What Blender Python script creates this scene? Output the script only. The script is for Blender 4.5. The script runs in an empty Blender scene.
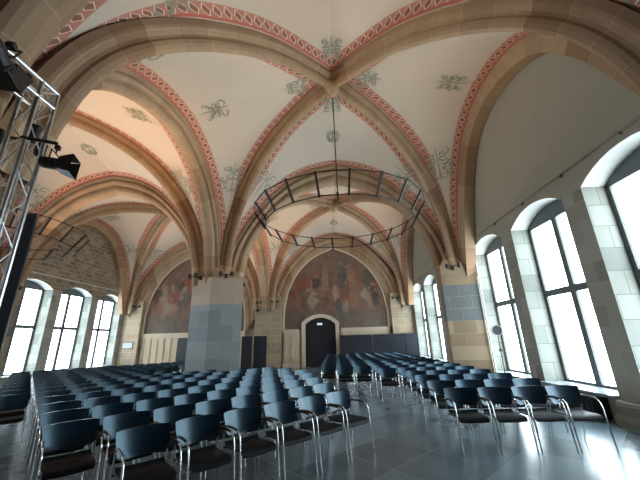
import bpy, math, random
from mathutils import Vector, Matrix
from mathutils.bvhtree import BVHTree
PI = math.pi
col = bpy.context.scene.collection
scene = bpy.context.scene

# ------------------------------------------------------------------ camera
F, PITCH, YAW, ROLL = 310.0, math.radians(17.9), math.radians(2.19), math.radians(-1.678)
cam_d = bpy.data.cameras.new('camera')
cam_d.sensor_fit = 'HORIZONTAL'; cam_d.sensor_width = 36.0
cam_d.lens = F / 640.0 * 36.0
cam_d.clip_start = 0.05; cam_d.clip_end = 200
cam = bpy.data.objects.new('camera', cam_d); col.objects.link(cam)
cy, sy = math.cos(YAW), math.sin(YAW); cp, sp = math.cos(PITCH), math.sin(PITCH); cr, sr = math.cos(ROLL), math.sin(ROLL)
Rz = Matrix(((cy, sy, 0), (-sy, cy, 0), (0, 0, 1)))
Rx = Matrix(((1, 0, 0), (0, cp, sp), (0, -sp, cp)))
B3 = Matrix(((1, 0, 0), (0, 0, -1), (0, 1, 0)))
Rr = Matrix(((cr, -sr, 0), (sr, cr, 0), (0, 0, 1)))
Rcv = Rr @ B3 @ Rx @ Rz
Rcb = Matrix(((1, 0, 0), (0, -1, 0), (0, 0, -1))) @ Rcv
cam.matrix_world = Matrix.Translation((0, 0, 1.6)) @ Rcb.transposed().to_4x4()
scene.camera = cam
# ------------------------------------------------------------------ world, exposure
w = bpy.data.worlds.new('world'); scene.world = w; w.use_nodes = True
w.node_tree.nodes['Background'].inputs[0].default_value = (0.75, 0.88, 1.0, 1)
w.node_tree.nodes['Background'].inputs[1].default_value = 1.0
vs = scene.view_settings
vs.view_transform = 'Standard'; vs.look = 'None'; vs.gamma = 1; vs.use_curve_mapping = False
vs.exposure = 0.0
WINDOW_LIGHT = 12.5
SPOT_W = 210.0

# ------------------------------------------------------------------ material helpers
def hexc(r, g, b): return (r, g, b, 1)
class NT:
    def __init__(s, name):
        s.m = bpy.data.materials.new(name); s.m.use_nodes = True
        s.t = s.m.node_tree; s.b = s.t.nodes['Principled BSDF']
    def n(s, typ, **kw):
        nd = s.t.nodes.new(typ)
        for k, v in kw.items(): setattr(nd, k, v)
        return nd
    def l(s, a, b): s.t.links.new(a, b)
    def val(s, sock, v):
        if hasattr(v, 'is_linked') or isinstance(v, bpy.types.NodeSocket): s.l(v, sock)
        else: sock.default_value = v
    def math(s, op, a, b=None, c=None):
        nd = s.n('ShaderNodeMath', operation=op)
        s.val(nd.inputs[0], a)
        if b is not None: s.val(nd.inputs[1], b)
        if c is not None: s.val(nd.inputs[2], c)
        return nd.outputs[0]
    def mix(s, f, a, b, mode='MIX'):
        nd = s.n('ShaderNodeMix', data_type='RGBA', blend_type=mode)
        s.val(nd.inputs[0], f); s.val(nd.inputs[6], a); s.val(nd.inputs[7], b)
        return nd.outputs[2]
    def uv(s): return s.n('ShaderNodeUVMap').outputs[0]
    def obj(s): return s.n('ShaderNodeTexCoord').outputs['Object']
    def noise(s, vec, scale, detail=4, rough=.6):
        nd = s.n('ShaderNodeTexNoise'); nd.inputs['Scale'].default_value = scale
        nd.inputs['Detail'].default_value = detail; nd.inputs['Roughness'].default_value = rough
        if vec is not None: s.l(vec, nd.inputs['Vector'])
        return nd.outputs['Fac'], nd.outputs['Color']
    def ramp(s, fac, stops, mode='LINEAR'):
        nd = s.n('ShaderNodeValToRGB'); cr_ = nd.color_ramp; cr_.interpolation = mode
        while len(cr_.elements) < len(stops): cr_.elements.new(0.5)
        for e, (p, c) in zip(cr_.elements, stops): e.position = p; e.color = c
        s.l(fac, nd.inputs[0]); return nd.outputs[0]
    def map(s, vec, scale=(1, 1, 1), rot=(0, 0, 0), loc=(0, 0, 0)):
        nd = s.n('ShaderNodeMapping'); nd.inputs['Scale'].default_value = scale
        nd.inputs['Rotation'].default_value = rot; nd.inputs['Location'].default_value = loc
        s.l(vec, nd.inputs['Vector']); return nd.outputs[0]
    def bump(s, h, strength=.3, dist=.02):
        nd = s.n('ShaderNodeBump'); nd.inputs['Strength'].default_value = strength; nd.inputs['Distance'].default_value = dist
        s.l(h, nd.inputs['Height']); s.l(nd.outputs[0], s.b.inputs['Normal'])
    def base(s, c): s.val(s.b.inputs['Base Color'], c)
    def rough(s, v): s.val(s.b.inputs['Roughness'], v)

def simple(name, c, rough=.5, metal=0.0, emit=None, es=0):
    k = NT(name); k.base((*c, 1)); k.rough(rough); k.b.inputs['Metallic'].default_value = metal
    if emit: k.b.inputs['Emission Color'].default_value = (*emit, 1); k.b.inputs['Emission Strength'].default_value = es
    return k.m

def ashlar(name, stops, bw, bh, mortar, mc, dark_z=None, dark=None, rough=.85, msize=.012, stain=.5, band=None):
    """stone blocks: random colour per block, mortar joints, weathering"""
    k = NT(name)
    uvw = k.uv()
    br = k.n('ShaderNodeTexBrick'); k.l(uvw, br.inputs['Vector'])
    br.offset = .5; br.inputs['Scale'].default_value = 1.0
    br.inputs['Color1'].default_value = (0, 0, 0, 1); br.inputs['Color2'].default_value = (1, 1, 1, 1)
    br.inputs['Mortar'].default_value = (.5, .5, .5, 1)
    br.inputs['Mortar Size'].default_value = msize; br.inputs['Mortar Smooth'].default_value = .3
    br.inputs['Brick Width'].default_value = bw; br.inputs['Row Height'].default_value = bh
    c = k.ramp(br.outputs['Color'], stops)
    nf, nc = k.noise(uvw, 2.2, 6, .65)
    c2 = k.mix(k.math('MULTIPLY', nf, stain), c, k.mix(.55, c, (0.12, .1, .08, 1)))
    if dark is not None:
        sep = k.n('ShaderNodeSeparateXYZ'); k.l(uvw, sep.inputs[0])
        f = k.math('LESS_THAN', sep.outputs[1], dark_z)
        d = k.ramp(br.outputs['Color'], dark)
        d = k.mix(k.math('MULTIPLY', nf, .5), d, k.mix(.5, d, (.08, .09, .1, 1)))
        c2 = k.mix(f, c2, d)
    if band:
        sep = k.n('ShaderNodeSeparateXYZ'); k.l(uvw, sep.inputs[0])
        f = k.math('MULTIPLY', k.math('GREATER_THAN', sep.outputs[1], band[0]), k.math('LESS_THAN', sep.outputs[1], band[1]))
        f = k.math('MULTIPLY', f, k.math('GREATER_THAN', br.outputs['Color'], .3))
        c2 = k.mix(f, c2, k.mix(nf, (.075, .085, .09, 1), (.16, .17, .165, 1)))
    mc_ = k.mix(br.outputs['Fac'], c2, mc)
    k.base(mc_); k.rough(rough)
    k.bump(k.math('SUBTRACT', nf, k.math('MULTIPLY', br.outputs['Fac'], 1.0)), .35, .02)
    return k.m

M = {}
# painted plaster webs
def plaster(name, a, b, sc=.9):
    k = NT(name); o = k.obj(); f, _ = k.noise(o, sc, 5, .6)
    g, _ = k.noise(o, 6, 4, .6)
    k.base(k.mix(k.math('ADD', k.math('MULTIPLY', f, .8), k.math('MULTIPLY', g, .2)), (*a, 1), (*b, 1))); k.rough(.9)
    k.bump(g, .08, .02); return k.m
M['web'] = plaster('vault_plaster', (.66, .55, .435), (.56, .465, .365))
M['lunette'] = plaster('wall_plaster', (.38, .35, .285), (.29, .27, .22), 1.3)
M['white_plaster'] = plaster('white_plaster', (.46, .46, .43), (.38, .39, .37))
# rib stones: u runs along the rib
k = NT('rib_stone'); uvw = k.uv(); sep = k.n('ShaderNodeSeparateXYZ'); k.l(uvw, sep.inputs[0])
blk = k.math('FLOOR', k.math('DIVIDE', sep.outputs[0], .72))
wn = k.n('ShaderNodeTexWhiteNoise', noise_dimensions='1D'); k.l(blk, wn.inputs['W'])
c = k.ramp(wn.outputs[0], [(0, (.31, .19, .105, 1)), (.3, (.42, .285, .165, 1)), (.6, (.50, .36, .22, 1)), (.85, (.34, .215, .13, 1)), (1, (.53, .39, .25, 1))])
f, _ = k.noise(k.obj(), 3.0, 6, .65)
c = k.mix(k.math('MULTIPLY', f, .65), c, (.20, .115, .065, 1))
jm = k.math('LESS_THAN', k.math('FRACT', k.math('DIVIDE', sep.outputs[0], .72)), .02)
c = k.mix(k.math('MULTIPLY', jm, .3), c, (.66, .58, .46, 1))
k.base(c); k.rough(.85); k.bump(k.math('SUBTRACT', f, k.math('MULTIPLY', jm, .5)), .25, .02); M['rib'] = k.m
# red painted diamond border
k = NT('painted_border'); uvw = k.uv(); sep = k.n('ShaderNodeSeparateXYZ'); k.l(uvw, sep.inputs[0])
u = k.math('DIVIDE', sep.outputs[0], .27); v = sep.outputs[1]
du = k.math('ABSOLUTE', k.math('SUBTRACT', k.math('FRACT', u), .5))
dv = k.math('ABSOLUTE', k.math('SUBTRACT', v, .55))
dd = k.math('ADD', du, dv)
c = k.mix(k.math('LESS_THAN', dd, .42), (.50, .19, .13, 1), (.78, .62, .48, 1))
c = k.mix(k.math('LESS_THAN', dd, .33), c, (.26, .085, .05, 1))
c = k.mix(k.math('LESS_THAN', v, .2), c, (.48, .11, .07, 1))
c = k.mix(k.math('GREATER_THAN', v, .93), c, (.5, .22, .16, 1))
f, _ = k.noise(k.obj(), 5, 4)
c = k.mix(k.math('MULTIPLY', f, .15), c, (.6, .5, .4, 1)); k.base(c); k.rough(.9); M['border'] = k.m
M['ornament'] = plaster('painted_scrolls', (.25, .255, .18), (.38, .35, .26), 3)
tan = [(0, (.24, .20, .14, 1)), (.35, (.36, .28, .18, 1)), (.7, (.44, .35, .235, 1)), (1, (.30, .25, .19, 1))]
grey = [(0, (.20, .215, .21, 1)), (.4, (.30, .32, .31, 1)), (.7, (.36, .37, .35, 1)), (1, (.25, .26, .25, 1))]
M['pillar'] = ashlar('pillar_stone', [(0, (.42, .33, .24, 1)), (.5, (.55, .46, .35, 1)), (1, (.50, .38, .29, 1))], .9, .55, 0, (.42, .42, .38, 1), 2.95,
                     [(0, (.25, .29, .31, 1)), (.5, (.34, .385, .41, 1)), (1, (.29, .33, .35, 1))], msize=.004)
M['pier'] = ashlar('pier_stone', [(0, (.20, .14, .085, 1)), (.4, (.27, .19, .11, 1)), (.7, (.33, .245, .15, 1)), (1, (.27, .20, .13, 1))], .75, .42, 0, (.27, .23, .17, 1), msize=.008, band=(2.1, 3.36))
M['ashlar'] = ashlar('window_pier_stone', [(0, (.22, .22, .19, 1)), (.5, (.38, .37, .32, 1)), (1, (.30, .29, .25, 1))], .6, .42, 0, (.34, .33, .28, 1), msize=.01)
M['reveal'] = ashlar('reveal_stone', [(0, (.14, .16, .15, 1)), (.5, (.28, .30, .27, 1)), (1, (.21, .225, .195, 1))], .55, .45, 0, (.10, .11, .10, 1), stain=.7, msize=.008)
M['rubble'] = ashlar('rubble_masonry', [(0, (.17, .12, .075, 1)), (.4, (.34, .26, .16, 1)), (.7, (.24, .18, .11, 1)), (1, (.42, .35, .25, 1))], .42, .22, 0, (.36, .30, .22, 1), stain=1.0, msize=.02)
M['endstone'] = ashlar('end_wall_stone', [(0, (.26, .19, .12, 1)), (.5, (.38, .29, .19, 1)), (1, (.30, .25, .19, 1))], .7, .4, 0, (.5, .43, .32, 1), msize=.008)
M['moulding'] = ashlar('pale_sandstone', [(0, (.50, .41, .30, 1)), (1, (.62, .53, .40, 1))], 1.2, .6, 0, (.55, .47, .36, 1), stain=.4, msize=.006)
# floor
k = NT('floor_slabs'); o = k.obj()
mp = k.map(o, rot=(0, 0, math.radians(45)))
br = k.n('ShaderNodeTexBrick'); k.l(mp, br.inputs['Vector']); br.offset = 0
br.inputs['Scale'].default_value = 1; br.inputs['Brick Width'].default_value = .95; br.inputs['Row Height'].default_value = .95
br.inputs['Mortar Size'].default_value = .006; br.inputs['Color1'].default_value = (0, 0, 0, 1); br.inputs['Color2'].default_value = (1, 1, 1, 1); br.inputs['Mortar'].default_value = (.5, .5, .5, 1)
c = k.ramp(br.outputs['Color'], [(0, (.03, .06, .082, 1)), (.35, (.085, .145, .185, 1)), (.7, (.125, .20, .245, 1)), (1, (.055, .10, .13, 1))])
f, _ = k.noise(o, 1.7, 8, .7)
c = k.mix(k.math('MULTIPLY', f, .7), c, (.17, .21, .225, 1))
c = k.mix(k.math('MULTIPLY', br.outputs['Fac'], .6), c, (.22, .26, .27, 1))
k.base(c); k.rough(k.math('ADD', .12, k.math('MULTIPLY', f, .22))); k.bump(f, .05, .01); M['floor'] = k.m
# fresco
def fresco(name, seed):
    k = NT(name); o = k.uv(); mp = k.map(o, loc=(seed, seed * .7, 0))
    sep = k.n('ShaderNodeSeparateXYZ'); k.l(o, sep.inputs[0])
    a, _ = k.noise(k.map(mp, scale=(1, .6, 1)), .9, 5, .6)
    b, _ = k.noise(mp, 2.6, 6, .6)
    d, _ = k.noise(k.map(mp, scale=(1.2, .7, 1), loc=(7, 3, 0)), 1.4, 3, .5)
    c = k.ramp(a, [(.25, (.06, .04, .035, 1)), (.42, (.16, .085, .055, 1)), (.52, (.27, .16, .10, 1)), (.62, (.22, .10, .065, 1)), (.78, (.38, .27, .19, 1))])
    c = k.mix(k.ramp(d, [(.5, (0, 0, 0, 1)), (.62, (1, 1, 1, 1))]), c, (.30, .085, .05, 1))
    vo = k.n('ShaderNodeTexVoronoi'); k.l(k.map(mp, scale=(1.1, .55, 1)), vo.inputs['Vector']); vo.inputs['Scale'].default_value = 1.1
    c = k.mix(k.math('MULTIPLY', k.math('LESS_THAN', vo.outputs['Distance'], .3), .45), c, vo.outputs['Color'], 'SOFT_LIGHT')
    wf, wc = k.noise(mp, 2.0, 3, .5)
    wx = k.math('ADD', sep.outputs[0], k.math('MULTIPLY', k.math('SUBTRACT', wf, .5), .7))
    wz = k.math('ADD', sep.outputs[1], k.math('MULTIPLY', k.math('SUBTRACT', b, .5), .5))
    rf = random.Random(int(seed) + 3)
    PAL = [(.34, .24, .16), (.30, .08, .045), (.04, .03, .03), (.42, .32, .22), (.08, .09, .09), (.22, .07, .05), (.16, .11, .06), (.36, .16, .09)]
    cxx = .07 if seed == 0 else -9.5
    for q in range(34):
        fx = cxx + rf.uniform(-3.0, 3.0); fz = rf.uniform(3.7, 6.1) - .12 * abs(fx - cxx) ** 1.5; rw = rf.uniform(.13, .30); rh = rf.uniform(.35, .85)
        ex_ = k.math('POWER', k.math('ABSOLUTE', k.math('DIVIDE', k.math('SUBTRACT', wx, fx), rw)), 2.0)
        ez_ = k.math('POWER', k.math('ABSOLUTE', k.math('DIVIDE', k.math('SUBTRACT', wz, fz), rh)), 2.0)
        m_ = k.n('ShaderNodeMapRange'); k.l(k.math('ADD', ex_, ez_), m_.inputs[0]); m_.inputs[1].default_value = 1.2; m_.inputs[2].default_value = .7; m_.inputs[4].default_value = .75
        c = k.mix(m_.outputs[0], c, (*PAL[q % len(PAL)], 1))
        if q % 2 == 0:
            eh = k.math('ADD', k.math('POWER', k.math('ABSOLUTE', k.math('DIVIDE', k.math('SUBTRACT', wx, fx), .11)), 2.0), k.math('POWER', k.math('ABSOLUTE', k.math('DIVIDE', k.math('SUBTRACT', sep.outputs[1], fz + rh + .08), .14)), 2.0))
            m_ = k.n('ShaderNodeMapRange'); k.l(eh, m_.inputs[0]); m_.inputs[1].default_value = 1.2; m_.inputs[2].default_value = .6; m_.inputs[4].default_value = .7
            c = k.mix(m_.outputs[0], c, (.40, .27, .18, 1))
    hz = k.n('ShaderNodeMapRange'); k.l(sep.outputs[1], hz.inputs[0]); hz.inputs[1].default_value = 4.0; hz.inputs[2].default_value = 3.2; hz.inputs[4].default_value = .8
    low = k.ramp(b, [(.3, (.05, .06, .055, 1)), (.5, (.13, .115, .09, 1)), (.7, (.2, .17, .13, 1))])
    c = k.mix(hz.outputs[0], c, low)
    hz2 = k.n('ShaderNodeMapRange'); k.l(sep.outputs[1], hz2.inputs[0]); hz2.inputs[1].default_value = 5.8; hz2.inputs[2].default_value = 6.9
    c = k.mix(k.math('MULTIPLY', hz2.outputs[0], .6), c, (.27, .20, .14, 1))
    c = k.mix(k.math('ADD', .05, k.math('MULTIPLY', b, .7)), c, (.06, .04, .028, 1))
    k.base(c); k.rough(.8); return k
kf = fresco('fresco_paint', 0.0); M['fresco'] = kf.m
M['fresco2'] = fresco('fresco_paint_dark', 11.0).m
M['robe_red'] = simple('paint_red_robe', (.26, .06, .04), .8)
# metals etc.
M['chrome'] = simple('chrome', (.75, .78, .8), .14, 1.0)
M['shell'] = simple('black_shell', (.004, .013, .028), .30)
M['shell'].node_tree.nodes['Principled BSDF'].inputs['Coat Weight'].default_value = 0.0
M['shell'].node_tree.nodes['Principled BSDF'].inputs['Specular IOR Level'].default_value = .62
M['shell'].node_tree.nodes['Principled BSDF'].inputs['Specular Tint'].default_value = (.55, .82, 1, 1)
M['shell'].node_tree.nodes['Principled BSDF'].inputs['Coat Roughness'].default_value = .25
M['seat'] = simple('black_seat', (.006, .008, .011), .5)
M['seat'].node_tree.nodes['Principled BSDF'].inputs['Specular IOR Level'].default_value = .12
M['black'] = simple('black_rubber', (.012, .012, .014), .5)
M['blackmetal'] = simple('black_metal', (.012, .010, .010), .6, 0)
M['alu'] = simple('aluminium', (.70, .73, .76), .28, 1.0)
M['frame'] = simple('window_frame_paint', (.075, .085, .085), .55)
M['pane'] = simple('daylit_pane', (.8, .9, .95), .4, 0, (.80, .93, 1.0), WINDOW_LIGHT)
M['sill'] = simple('sill_stone', (.30, .36, .40), .22)
M['cream'] = plaster('cream_panel', (.58, .48, .34), (.50, .41, .28))
M['door'] = simple('dark_door', (.015, .016, .02), .3)
M['partition'] = plaster('black_partition', (.008, .010, .016), (.014, .017, .024))
M['partition2'] = plaster('charcoal_partition', (.009, .012, .019), (.014, .017, .025))
M['sign'] = simple('sign_face', (.6, .75, .68), .5, 0, (.6, .8, .7), .5)
M['plaque'] = simple('plaque', (.30, .34, .34), .4)
M['lens'] = simple('lamp_lens', (1, .9, .7), .3, 0, (1.0, .82, .55), 6)
M['wire'] = simple('cable_steel', (.25, .23, .2), .5, .5)
M['conduit'] = simple('white_conduit', (.62, .62, .57), .5)

# ------------------------------------------------------------------ mesh builder
class MB:
    def __init__(s, mats): s.v = []; s.f = []; s.uv = []; s.mi = []; s.sm = []; s.mats = mats
    def face(s, pts, mi=0, uv=None, smooth=False):
        b = len(s.v); s.v += [tuple(p) for p in pts]; s.f.append(tuple(range(b, b + len(pts))))
        if uv is None:
            n = (Vector(pts[1]) - Vector(pts[0])).cross(Vector(pts[2]) - Vector(pts[0]))
            if n.length < 1e-9 and len(pts) > 3: n = (Vector(pts[2]) - Vector(pts[0])).cross(Vector(pts[3]) - Vector(pts[0]))
            a = [abs(c) for c in n]
            if a[2] > a[0] and a[2] > a[1]: uv = [(p[0], p[1]) for p in pts]
            elif a[0] > a[1]: uv = [(p[1], p[2]) for p in pts]
            else: uv = [(p[0], p[2]) for p in pts]
        s.uv.append(uv); s.mi.append(mi); s.sm.append(smooth)
    def box(s, lo, hi, mi=0):
        (x0, y0, z0), (x1, y1, z1) = lo, hi
        P = [(x0, y0, z0), (x1, y0, z0), (x1, y1, z0), (x0, y1, z0), (x0, y0, z1), (x1, y0, z1), (x1, y1, z1), (x0, y1, z1)]
        for q in ((0, 3, 2, 1), (4, 5, 6, 7), (0, 1, 5, 4), (1, 2, 6, 5), (2, 3, 7, 6), (3, 0, 4, 7)): s.face([P[i] for i in q], mi)
    def prism(s, poly, axis, a0, a1, mi=0, smi=None, capmi=None):
        """extrude a 2-D polygon. axis 0: poly is (y,z); 1: (x,z); 2: (x,y)"""
        def P(p, a): return (a, p[0], p[1]) if axis == 0 else (p[0], a, p[1]) if axis == 1 else (p[0], p[1], a)
        n = len(poly)
        A = [P(p, a0) for p in poly]; Bq = [P(p, a1) for p in poly]
        s.face(A, mi if capmi is None else capmi); s.face(Bq[::-1], mi if capmi is None else capmi)
        for i in range(n):
            j = (i + 1) % n
            m_ = mi if smi is None else smi(poly[i], poly[j])
            s.face([A[i], A[j], Bq[j], Bq[i]], m_)
    def grid(s, rows, mi=0, closed=False, uvs=None, smooth=True, mif=None):
        """rows of points; shared vertices"""
        b = len(s.v); nr = len(rows); nc = len(rows[0])
        for r in rows: s.v += [tuple(p) for p in r]
        for i in range(nr - 1):
            for j in range(nc if closed else nc - 1):
                j2 = (j + 1) % nc
                s.f.append((b + i * nc + j, b + i * nc + j2, b + (i + 1) * nc + j2, b + (i + 1) * nc + j))
                if uvs: s.uv.append([uvs(i, j), uvs(i, j + 1), uvs(i + 1, j + 1), uvs(i + 1, j)])
                else: s.uv.append([(0, 0)] * 4)
                s.mi.append(mif(i, j) if mif else mi); s.sm.append(smooth)
    def tube(s, pts, r, mi=0, n=8, cap=True, closed=False):
        pts = [Vector(p) for p in pts]; rows = []
        m = len(pts); prev = None
        for i, p in enumerate(pts):
            if closed: t = (pts[(i + 1) % m] - pts[i - 1]).normalized()
            else: t = (pts[min(i + 1, m - 1)] - pts[max(i - 1, 0)]).normalized()
            a = prev if prev else (Vector((0, 0, 1)) if abs(t.z) < .9 else Vector((1, 0, 0)))
            a = (a - t * a.dot(t)).normalized(); b = t.cross(a); prev = a
            rr = r[i] if isinstance(r, (list, tuple)) else r
            rows.append([p + (a * math.cos(2 * PI * q / n) + b * math.sin(2 * PI * q / n)) * rr for q in range(n)])
        if closed: rows.append(rows[0])
        s.grid(rows, mi, closed=True)
        if cap and not closed: s.face(rows[0][::-1], mi); s.face(rows[-1], mi)
    def build(s, name, parent=None, loc=None):
        me = bpy.data.meshes.new(name); me.from_pydata(s.v, [], s.f)
        for m_ in s.mats: me.materials.append(M[m_])
        ul = me.uv_layers.new(name='UVMap'); k_ = 0; flat = []
        for u in s.uv:
            for q in u: flat += [q[0], q[1]]
        ul.data.foreach_set('uv', flat)
        me.polygons.foreach_set('material_index', s.mi); me.polygons.foreach_set('use_smooth', s.sm)
        me.validate(); me.update()
        o = bpy.data.objects.new(name, me); col.objects.link(o)
        if loc: o.location = loc
        if parent: o.parent = parent
        return o
def tag(o, label=None, cat=None, group=None, kind=None):
    if label: o['label'] = label
    if cat: o['category'] = cat
    if group: o['group'] = group
    if kind: o['kind'] = kind
    return o
def empty(name, loc=(0, 0, 0), rz=0, label=None, cat=None, group=None, kind=None):
    o = bpy.data.objects.new(name, None); o.empty_display_size = .1; col.objects.link(o)
    o.location = loc; o.rotation_euler = (0, 0, rz); return tag(o, label, cat, group, kind)
def struct(o): o['kind'] = 'structure'; return o

# ------------------------------------------------------------------ plan of the hall
XW, XLW = 5.2, -14.4                   # inner wall faces
BAYX = {'R': (-4.3, 4.75), 'L': (-14.05, -5.0)}
PER = 9.3
BAYY = [(-5.6, 2.05), (3.0, 11.75), (12.7, 21.05)]
CENY = [-1.5, 7.75, 16.85]
YB, YE = -6.3, 21.4                    # back wall face, end wall face
ROOF = 9.75

def resample(pts, n):
    pts = [Vector(p) for p in pts]
    # Catmull-Rom densify then equal arclength
    d = []
    for i in range(len(pts) - 1):
        p0 = pts[max(i - 1, 0)]; p1 = pts[i]; p2 = pts[i + 1]; p3 = pts[min(i + 2, len(pts) - 1)]
        for q in range(12):
            t = q / 12
            d.append(.5 * ((2 * p1) + (p2 - p0) * t + (2 * p0 - 5 * p1 + 4 * p2 - p3) * t * t + (3 * p1 - p0 - 3 * p2 + p3) * t ** 3))
    d.append(pts[-1])
    L = [0]
    for i in range(1, len(d)): L.append(L[-1] + (d[i] - d[i - 1]).length)
    out = []; j = 0
    for i in range(n):
        t = L[-1] * i / (n - 1)
        while j < len(L) - 2 and L[j + 1] < t: j += 1
        f = (t - L[j]) / max(L[j + 1] - L[j], 1e-9); out.append(d[j].lerp(d[j + 1], min(1, max(0, f))))
    return out
N = 30
# half profiles from springing to crown: (distance from centre, z)
T_OUT = resample([(4.5, 3.6), (4.45, 4.3), (4.27, 5.1), (3.9, 5.9), (3.3, 6.8), (2.2, 7.95), (1.1, 8.57), (0, 8.82)], N)
T_IN = resample([(3.88, 3.6), (3.8, 4.4), (3.62, 5.2), (3.25, 5.95), (2.55, 6.85), (1.5, 7.65), (0, 8.12)], N)
A_OUT = resample([(4.18, 3.6), (4.1, 4.4), (3.85, 5.3), (3.35, 6.3), (2.4, 7.35), (1.2, 7.95), (0, 8.2)], N)
A_IN = resample([(3.75, 3.6), (3.66, 4.4), (3.42, 5.25), (2.93, 6.15), (2.1, 7.0), (1.05, 7.52), (0, 7.72)], N)
W_OUT = resample([(4.18, 3.6), (3.9, 4.6), (3.45, 5.7), (3.0, 6.8), (2.15, 8.0), (1.1, 8.65), (0, 8.85)], N)
W_IN = resample([(3.7, 3.6), (3.4, 4.6), (3.0, 5.7), (2.55, 6.7), (1.8, 7.75), (.9, 8.25), (0, 8.42)], N)
E_IN = resample([(3.52, 2.2), (3.52, 3.3), (3.38, 4.3), (3.1, 5.2), (2.45, 6.3), (1.4, 7.25), (0, 7.88)], N)
D_WEB = [(1, 3.7), (.985, 4.6), (.95, 5.6), (.89, 6.5), (.79, 7.4), (.65, 8.22), (.5, 8.76), (.3, 9.18), (0, 9.42)]
D_NEAR = [(.975, 3.7), (.95, 4.7), (.92, 5.5), (.87, 6.25), (.80, 6.9), (.70, 7.55), (.6, 8.05), (.45, 8.65), (.28, 9.1), (0, 9.42)]

def wall_edge_points(side, bay):
    (x0, x1) = BAYX[side]; (y0, y1) = BAYY[bay]; cx, cyy = (x0 + x1) / 2, CENY[bay]
    return x0, x1, y0, y1, cx, cyy

def diag_curve(cx, cy_, bx, by):
    return resample([(cx + (bx - cx) * s, cy_ + (by - cy_) * s, z) for s, z in (D_NEAR if (0 < cy_ < 10 and by < cy_) else D_WEB)], N)
REFH, HOFF = 4.225, 0.0
def edge_curve(kind, cx, cy_, x, y, ex, ey, y_end=0):
    """half curve in the plane of one side of the bay; (ex,ey) selects which corner"""
    prof = {'T': T_OUT, 'A': A_OUT, 'W': W_OUT}[kind]
    return [Vector((cx + ex * p[0], y, p[1])) if kind == 'T' else Vector((x, cy_ + ey * p[0] * (abs(y_end - cy_) - HOFF) / REFH, p[1])) for p in prof]

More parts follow.
